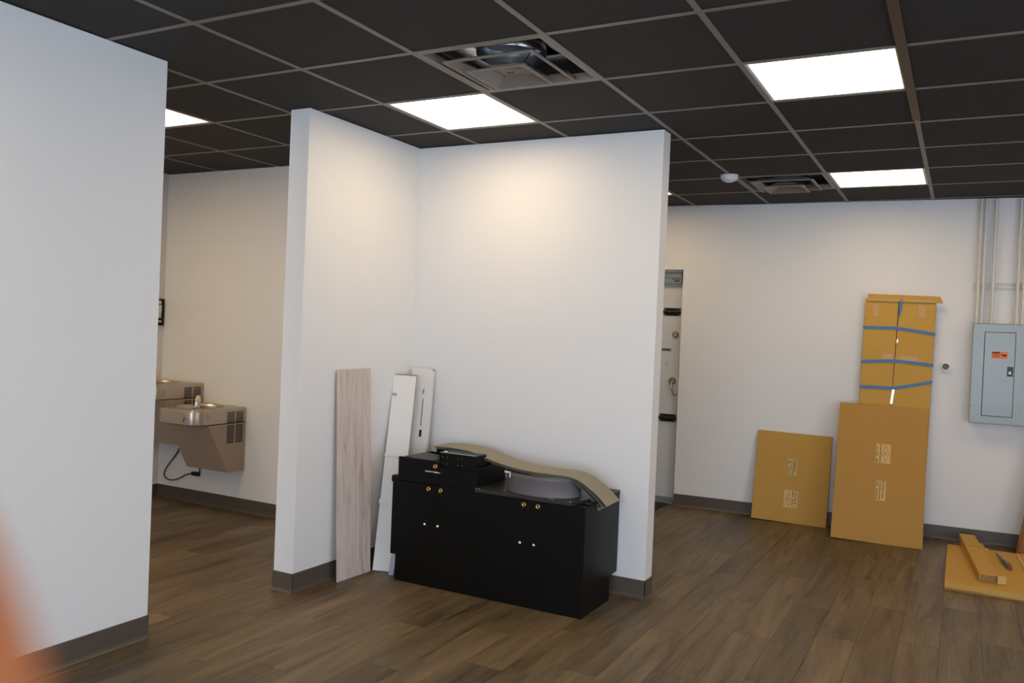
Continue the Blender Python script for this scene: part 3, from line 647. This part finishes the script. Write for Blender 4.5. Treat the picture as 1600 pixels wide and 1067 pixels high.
# ------------------------------------------------------------------ cardboard pile on the floor, right
fc = empty('floor_carton', 'flat brown carton lying on the floor at the right edge', 'carton', (0.46, 6.30, 0), 0)
MB().box((-0.505, -0.545, 0.0), (0.45, 0.60, 0.045), 0.004).build('carton_body', m_card, fc)
MB().box((-0.505, -0.5455, 0.0), (0.45, -0.5415, 0.016), 0.0015).build('dark_bottom_edge', m_cardedge, fc)
MB().box((-0.05, -0.53, 0.0455), (0.45, 0.595, 0.049), 0.0015).build('upper_flap', m_card, fc)
MB().box((-0.048, -0.50, 0.0495), (-0.030, 0.55, 0.054), 0.001, Matrix.Rotation(0.06, 4, 'Z')).build('bare_edge', m_label, fc)
MB().box((-0.40, 0.575, 0.0455), (-0.25, 0.62, 0.047), 0.0005).build('white_paper', m_white, fc)
MB().box((-0.30, -0.548, 0.012), (-0.06, -0.5455, 0.042)).build('tape_piece', m_tape, fc)
nx = empty('narrow_carton', 'long narrow open-ended carton lying on the floor carton', 'carton', (0.135, 6.50, 0.0458), math.radians(5.5))
MB().box((-0.052, -0.60, 0), (0.052, 0.60, 0.05), 0.003).build('carton_body', m_card, nx)
MB().box((-0.053, 0.19, 0.0502), (0.053, 0.20, 0.0508)).build('crease', m_cardedge, nx)
MB().box((0.0525, -0.56, 0.0), (0.095, 0.52, 0.012), 0.002).build('side_flap', m_card, nx)
MB().box((0, 0, 0), (0.055, 0.003, 0.05), 0.001, Matrix.Translation((0.045, -0.62, 0.003)) @ Matrix.Rotation(0.5, 4, 'Z')).build('end_flap', m_label, nx)
MB().box((-0.047, -0.6025, 0.004), (0.047, -0.6005, 0.046)).build('end_inside', m_cardedge, nx)
kn = empty('utility_knife', 'dark grey retractable knife lying beside the narrow carton', 'knife', (0.285, 6.58, 0.0505), math.radians(8.5))
kn.location = (0.290, 6.56, 0.0495)
MB().loft([[(-0.012, 0.02, 0), (0.012, 0.02, 0), (0.012, 0.02, 0.016), (-0.012, 0.02, 0.016)], [(-0.016, -0.09, 0), (0.016, -0.09, 0), (0.016, -0.09, 0.022), (-0.016, -0.09, 0.022)], [(-0.013, -0.22, 0), (0.013, -0.22, 0), (0.013, -0.22, 0.018), (-0.013, -0.22, 0.018)]]).build('handle', mat('grey_green_grip', srgb(62, 72, 70), 0.4), kn)
MB().loft([[(-0.008, 0.0205, 0.004), (0.010, 0.0205, 0.004), (0.010, 0.0205, 0.010), (-0.008, 0.0205, 0.010)], [(-0.003, 0.24, 0.004), (0.002, 0.24, 0.004), (0.002, 0.24, 0.007), (-0.003, 0.24, 0.007)]]).build('blade', m_bolt, kn)
MB().box((-0.0175, -0.19, 0.008), (-0.0165, 0.0, 0.015)).box((-0.006, -0.16, 0.0225), (0.006, -0.02, 0.0245)).build('metal_edge', m_alu, kn)
MB().box((-0.012, -0.232, 0.002), (0.012, -0.2205, 0.016), 0.002).build('red_end', mat('red_plastic', srgb(150, 40, 34), 0.5), kn)
tb = empty('cardboard_tube', 'brown cardboard tube leaning upright behind the floor carton', 'tube', (0.455, 7.07, 0), 0)
MB().tube([(0.0, 0.0, 0.0), (0.16, 0.10, 1.05)], 0.072, 28, cap=True).build('tube_wall', m_tube, tb, 'auto')
tb.location = (0.46, 7.05, 0.012)
MB().tube([(0.1601, 0.1001, 1.051), (0.163, 0.102, 1.07)], 0.074, 28).build('end_cap', m_plastic, tb, 'auto')

# ------------------------------------------------------------------ drinking fountains
def fountain(name, label, x0, x1, zr, zb, cutoff=None):
    """x0..x1 across, zr = rim height, zb = body bottom"""
    cx = (x0+x1)/2; hw = (x1-x0)/2
    t = empty(name, label, 'fountain', (cx, 4.669, 0))
    D = 0.48
    def outline(s, inset=0.0, r=0.09):
        pts = [(-hw+inset, -0.001)]
        for cxx, sgn in ((-hw, 1), (hw, -1)):
            for k in range(7):
                a = math.pi/2*k/6
                if sgn == 1: pts.append((-hw+inset+r-r*math.cos(a), -(D-inset)+r-r*math.sin(a)))
                else: pts.append((hw-inset-r+r*math.sin(a), -(D-inset)+r-r*math.cos(a)))
        pts.append((hw-inset, -0.001)); return pts
    ap = 0.115
    oz = lambda ins, z, r=0.09: [(p[0], p[1], z) for p in outline(1, ins, r)]
    basin = MB().loft([oz(0.012, zr-ap), oz(0.004, zr-ap+0.006), oz(0, zr-0.02), oz(0.004, zr-0.004), oz(0.012, zr)], cap=False)
    # top deck with oval bowl
    N = 48
    def ring(a, b_, z, cy=-0.25): return [(a*math.cos(2*math.pi*k/N), cy+b_*math.sin(2*math.pi*k/N), z) for k in range(N)]
    out = outline(1, 0.012); 
    def radial(k):
        ang = 2*math.pi*k/N; dx, dy = math.cos(ang), math.sin(ang); best = None
        P_ = out+[out[0]]
        for a, b_ in zip(P_, P_[1:]):
            ex, ey = b_[0]-a[0], b_[1]-a[1]; den = dx*ey-dy*ex
            if abs(den) < 1e-9: continue
            tt = ((a[0])*ey-(a[1]+0.25)*ex)/den; uu = ((a[0])*dy-(a[1]+0.25)*dx)/den
            if tt > 0 and -1e-6 <= uu <= 1+1e-6: best = tt if best is None else max(best, tt)
        return (dx*best, -0.25+dy*best, zr)
    rr_ = [radial(k) for k in range(N)]
    ar = hw-0.035
    basin.loft([rr_, ring(ar+0.004, 0.186, zr+0.001), ring(ar, 0.182, zr+0.004), ring(ar-0.006, 0.176, zr+0.002), ring(ar-0.02, 0.162, zr-0.02), ring(ar-0.06, 0.125, zr-0.045), ring(0.05, 0.05, zr-0.055), ring(0.02, 0.02, zr-0.056)], cap=False)
    basin.quad(*[(p[0], p[1], zr-0.0565) for p in ((-0.025, -0.275), (0.025, -0.275), (0.025, -0.225), (-0.025, -0.225))])
    bo = basin.build('basin', m_steel, t, 'auto')
    MB().lathe([(0.0, 0.003), (0.02, 0.003), (0.022, 0.0)], (0, -0.25, zr-0.056), 'Z', 20).build('drain', m_chrome, bo, 'auto')
    # push bars
    pb = MB()
    pb.prism([(-hw+0.115, zr-0.03), (hw-0.125, zr-0.03), (hw-0.11, zr-0.06), (hw-0.125, zr-0.085), (-hw+0.115, zr-0.085), (-hw+0.10, zr-0.06)], 1, -D-0.006, -D-0.0002)
    pb.build('push_bar', m_steel, t)
    MB().prism([(-D+0.11, zr-0.035), (-D+0.24, zr-0.035), (-D+0.24, zr-0.085), (-D+0.11, zr-0.085)], 0, hw+0.0002, hw+0.005).build('push_bar', m_steel, t)
    # bubbler
    bx, by = hw-0.185, -0.31
    bb = MB().lathe([(0.022, zr-0.02), (0.022, zr+0.004), (0.015, zr+0.012), (0.014, zr+0.045), (0.018, zr+0.05)], (bx, by, 0), 'Z', 20, ).build('bubbler', m_chrome, t, 'auto')
    g_ = MB()
    pts = [(0.024*math.cos(a), 0.062+0.026*math.sin(a)) for a in [math.pi*k/10 for k in range(11)]]+[(-0.024, 0.03), (0.024, 0.03)]
    g_.prism([(bx+p_[0], zr+p_[1]) for p_ in pts], 1, by+0.008, by+0.018)
    g_.build('mouth_guard', mat('beige_guard', srgb(212, 190, 160), 0.4), bb)
    # lower cabinet: front slopes back to the wall
    yt, yb = -0.36, -0.165
    MB().prism([(-0.001, zr-ap-0.001), (yt, zr-ap-0.001), (yb, zb), (-0.001, zb)], 0, -hw+0.004, hw-0.002).build('lower_cabinet', m_fbody, t)
    # louvres on the right side
    lv = MB()
    for col in (0, 1):
        ya = -0.185+col*0.085
        for k in range(9): lv.box((hw-0.0015, ya, zr-0.033-k*0.0095), (hw+0.001, ya+0.07, zr-0.0275-k*0.0095))
    lv.build('upper_louvre', m_dark, t)
    lv = MB()
    for col in (0, 1):
        ya = -0.185+col*0.085
        for k in range(13): lv.box((hw-0.003, ya, zr-ap-0.018-k*0.0105), (hw-0.0012, ya+0.07, zr-ap-0.0115-k*0.0105))
    lv.build('lower_louvre', m_dark, t)
    return t
fountain('drinking_fountain', 'lower steel drinking fountain at the right of the wall-mounted pair', -5.185, -4.750, 0.80, 0.322)
fountain('drinking_fountain', 'upper steel drinking fountain, partly hidden behind the left wall', -5.660, -5.2125, 0.95, 0.47)
pc = empty('power_cord', 'black power cord with plug hanging under the drinking fountains', 'cord', (-5.3, 4.655, 0.30))
P3 = [Vector(p)-Vector((-5.3, 4.655, 0.30)) for p in interp([(-5.425, 4.655, 0.462), (-5.47, 4.655, 0.38), (-5.585, 4.655, 0.25), (-5.61, 4.655, 0.185), (-5.55, 4.655, 0.155), (-5.46, 4.655, 0.170), (-5.36, 4.655, 0.218), (-5.29, 4.655, 0.235)], 7)]
MB().tube(P3, 0.0045, 8).build('cord', m_dark, pc, True)
MB().box((0.01, -0.016, -0.078), (0.085, 0.012, -0.048), 0.006).tube([(0.08, -0.002, -0.06), (0.092, -0.002, -0.04), (0.088, -0.002, 0.02)], 0.0045, 8).build('plug', m_dark, pc)

# sign on the side wall of the fountain recess
sg = empty('black_sign', 'narrow black sign with white marks beside the left wall edge', 'sign', (XL+0.001, 4.588, 1.49), 0)
MB().box((0, -0.075, -0.108), (0.012, 0.075, 0.108), 0.003).build('plate', m_dark, sg)
s_ = MB().lathe([(0, 0.0128), (0.014, 0.0128), (0.014, 0.0122)], (0, 0.03, 0.078), 'X', 16)
s_.box((0.0122, 0.012, 0.0), (0.0128, 0.048, 0.058)).box((0.0122, 0.018, -0.045), (0.0128, 0.030, 0.0)).box((0.0122, 0.033, -0.045), (0.0128, 0.045, 0.0))
for k in range(4): s_.box((0.0122, -0.01+k*0.016, -0.082), (0.0128, 0.0+k*0.016, -0.066))
s_.build('sign_marks', m_plastic, sg)

# ------------------------------------------------------------------ photographer's hand at the lens
def cam_pt(x, y, z): return EYE + RT*x + DN*y + FW*z
def skin_chain(chains, root=0):
    """chains: list of lists of (x,y,z,r) in the hand frame; first chain's first point is shared root"""
    V_, E_, R_ = [], [], []
    def add(p):
        for i_, v in enumerate(V_):
            if (v-Vector(p[:3])).length < 1e-6: return i_
        V_.append(Vector(p[:3])); R_.append(p[3]); return len(V_)-1
    for ch in chains:
        ids = [add(p) for p in ch]
        for a, b_ in zip(ids, ids[1:]): E_.append((a, b_))
    return V_, E_, R_
palm = (-0.050, 0.118, 0.020, 0.017)
k1, k2, k3, k4 = (-0.042, 0.085, 0.044, 0.0115), (-0.030, 0.100, 0.045, 0.0105), (-0.010, 0.110, 0.043, 0.010), (0.008, 0.120, 0.036, 0.009)
chains = [[(-0.075, 0.31, -0.16, 0.034), (-0.065, 0.215, -0.07, 0.027), (-0.056, 0.16, -0.01, 0.021), palm],
          [palm, k1, (-0.036, 0.050, 0.056, 0.0108), (-0.0405, 0.028, 0.0600, 0.0104), (-0.0447, 0.0155, 0.0605, 0.0098), (-0.0472, 0.0085, 0.0605, 0.0075)],
          [palm, k2, (-0.010, 0.082, 0.058, 0.009), (0.006, 0.078, 0.050, 0.0085), (0.014, 0.078, 0.038, 0.0075)],
          [palm, k3, (0.010, 0.092, 0.053, 0.0088), (0.024, 0.086, 0.044, 0.0082), (0.029, 0.084, 0.032, 0.0072)],
          [palm, k4, (0.026, 0.108, 0.042, 0.0078), (0.036, 0.102, 0.033, 0.0072), (0.038, 0.098, 0.024, 0.0065)],
          [(-0.056, 0.16, -0.01, 0.021), (-0.074, 0.125, -0.002, 0.013), (-0.078, 0.095, 0.004, 0.011), (-0.070, 0.070, 0.006, 0.0095), (-0.060, 0.052, 0.006, 0.0075)]]
V_, E_, R_ = skin_chain(chains)
me = bpy.data.meshes.new('hand'); me.from_pydata([v for v in V_], E_, [])
person = empty('person', 'blurred fingertip of the photographer at the lower left corner', 'person', cam_pt(-0.05, 0.12, 0.02)[:])
hand = bpy.data.objects.new('hand', me); COL.objects.link(hand); me.materials.append(m_skin)
sk = hand.modifiers.new('skin', 'SKIN'); sk.use_smooth_shade = True
for i_, sv in enumerate(me.skin_vertices[0].data): sv.radius = (R_[i_], R_[i_]); sv.use_root = (i_ == 0)
ss = hand.modifiers.new('sub', 'SUBSURF'); ss.levels = 2; ss.render_levels = 2
FR = Matrix(((RT.x, DN.x, FW.x, EYE.x), (RT.y, DN.y, FW.y, EYE.y), (RT.z, DN.z, FW.z, EYE.z), (0, 0, 0, 1)))
hand.parent = person
bpy.context.view_layer.update()
hand.matrix_world = FR @ Matrix.Translation((-0.0030, 0, 0))
nl = MB().lathe([(0, 0.0012), (0.004, 0.001), (0.0055, 0.0)], (-0.0462, 0.012, 0.0690), 'Z', 14).build('fingernail', m_nail, person, True)
nl.matrix_world = FR @ Matrix.Translation((-0.0030, 0, 0))
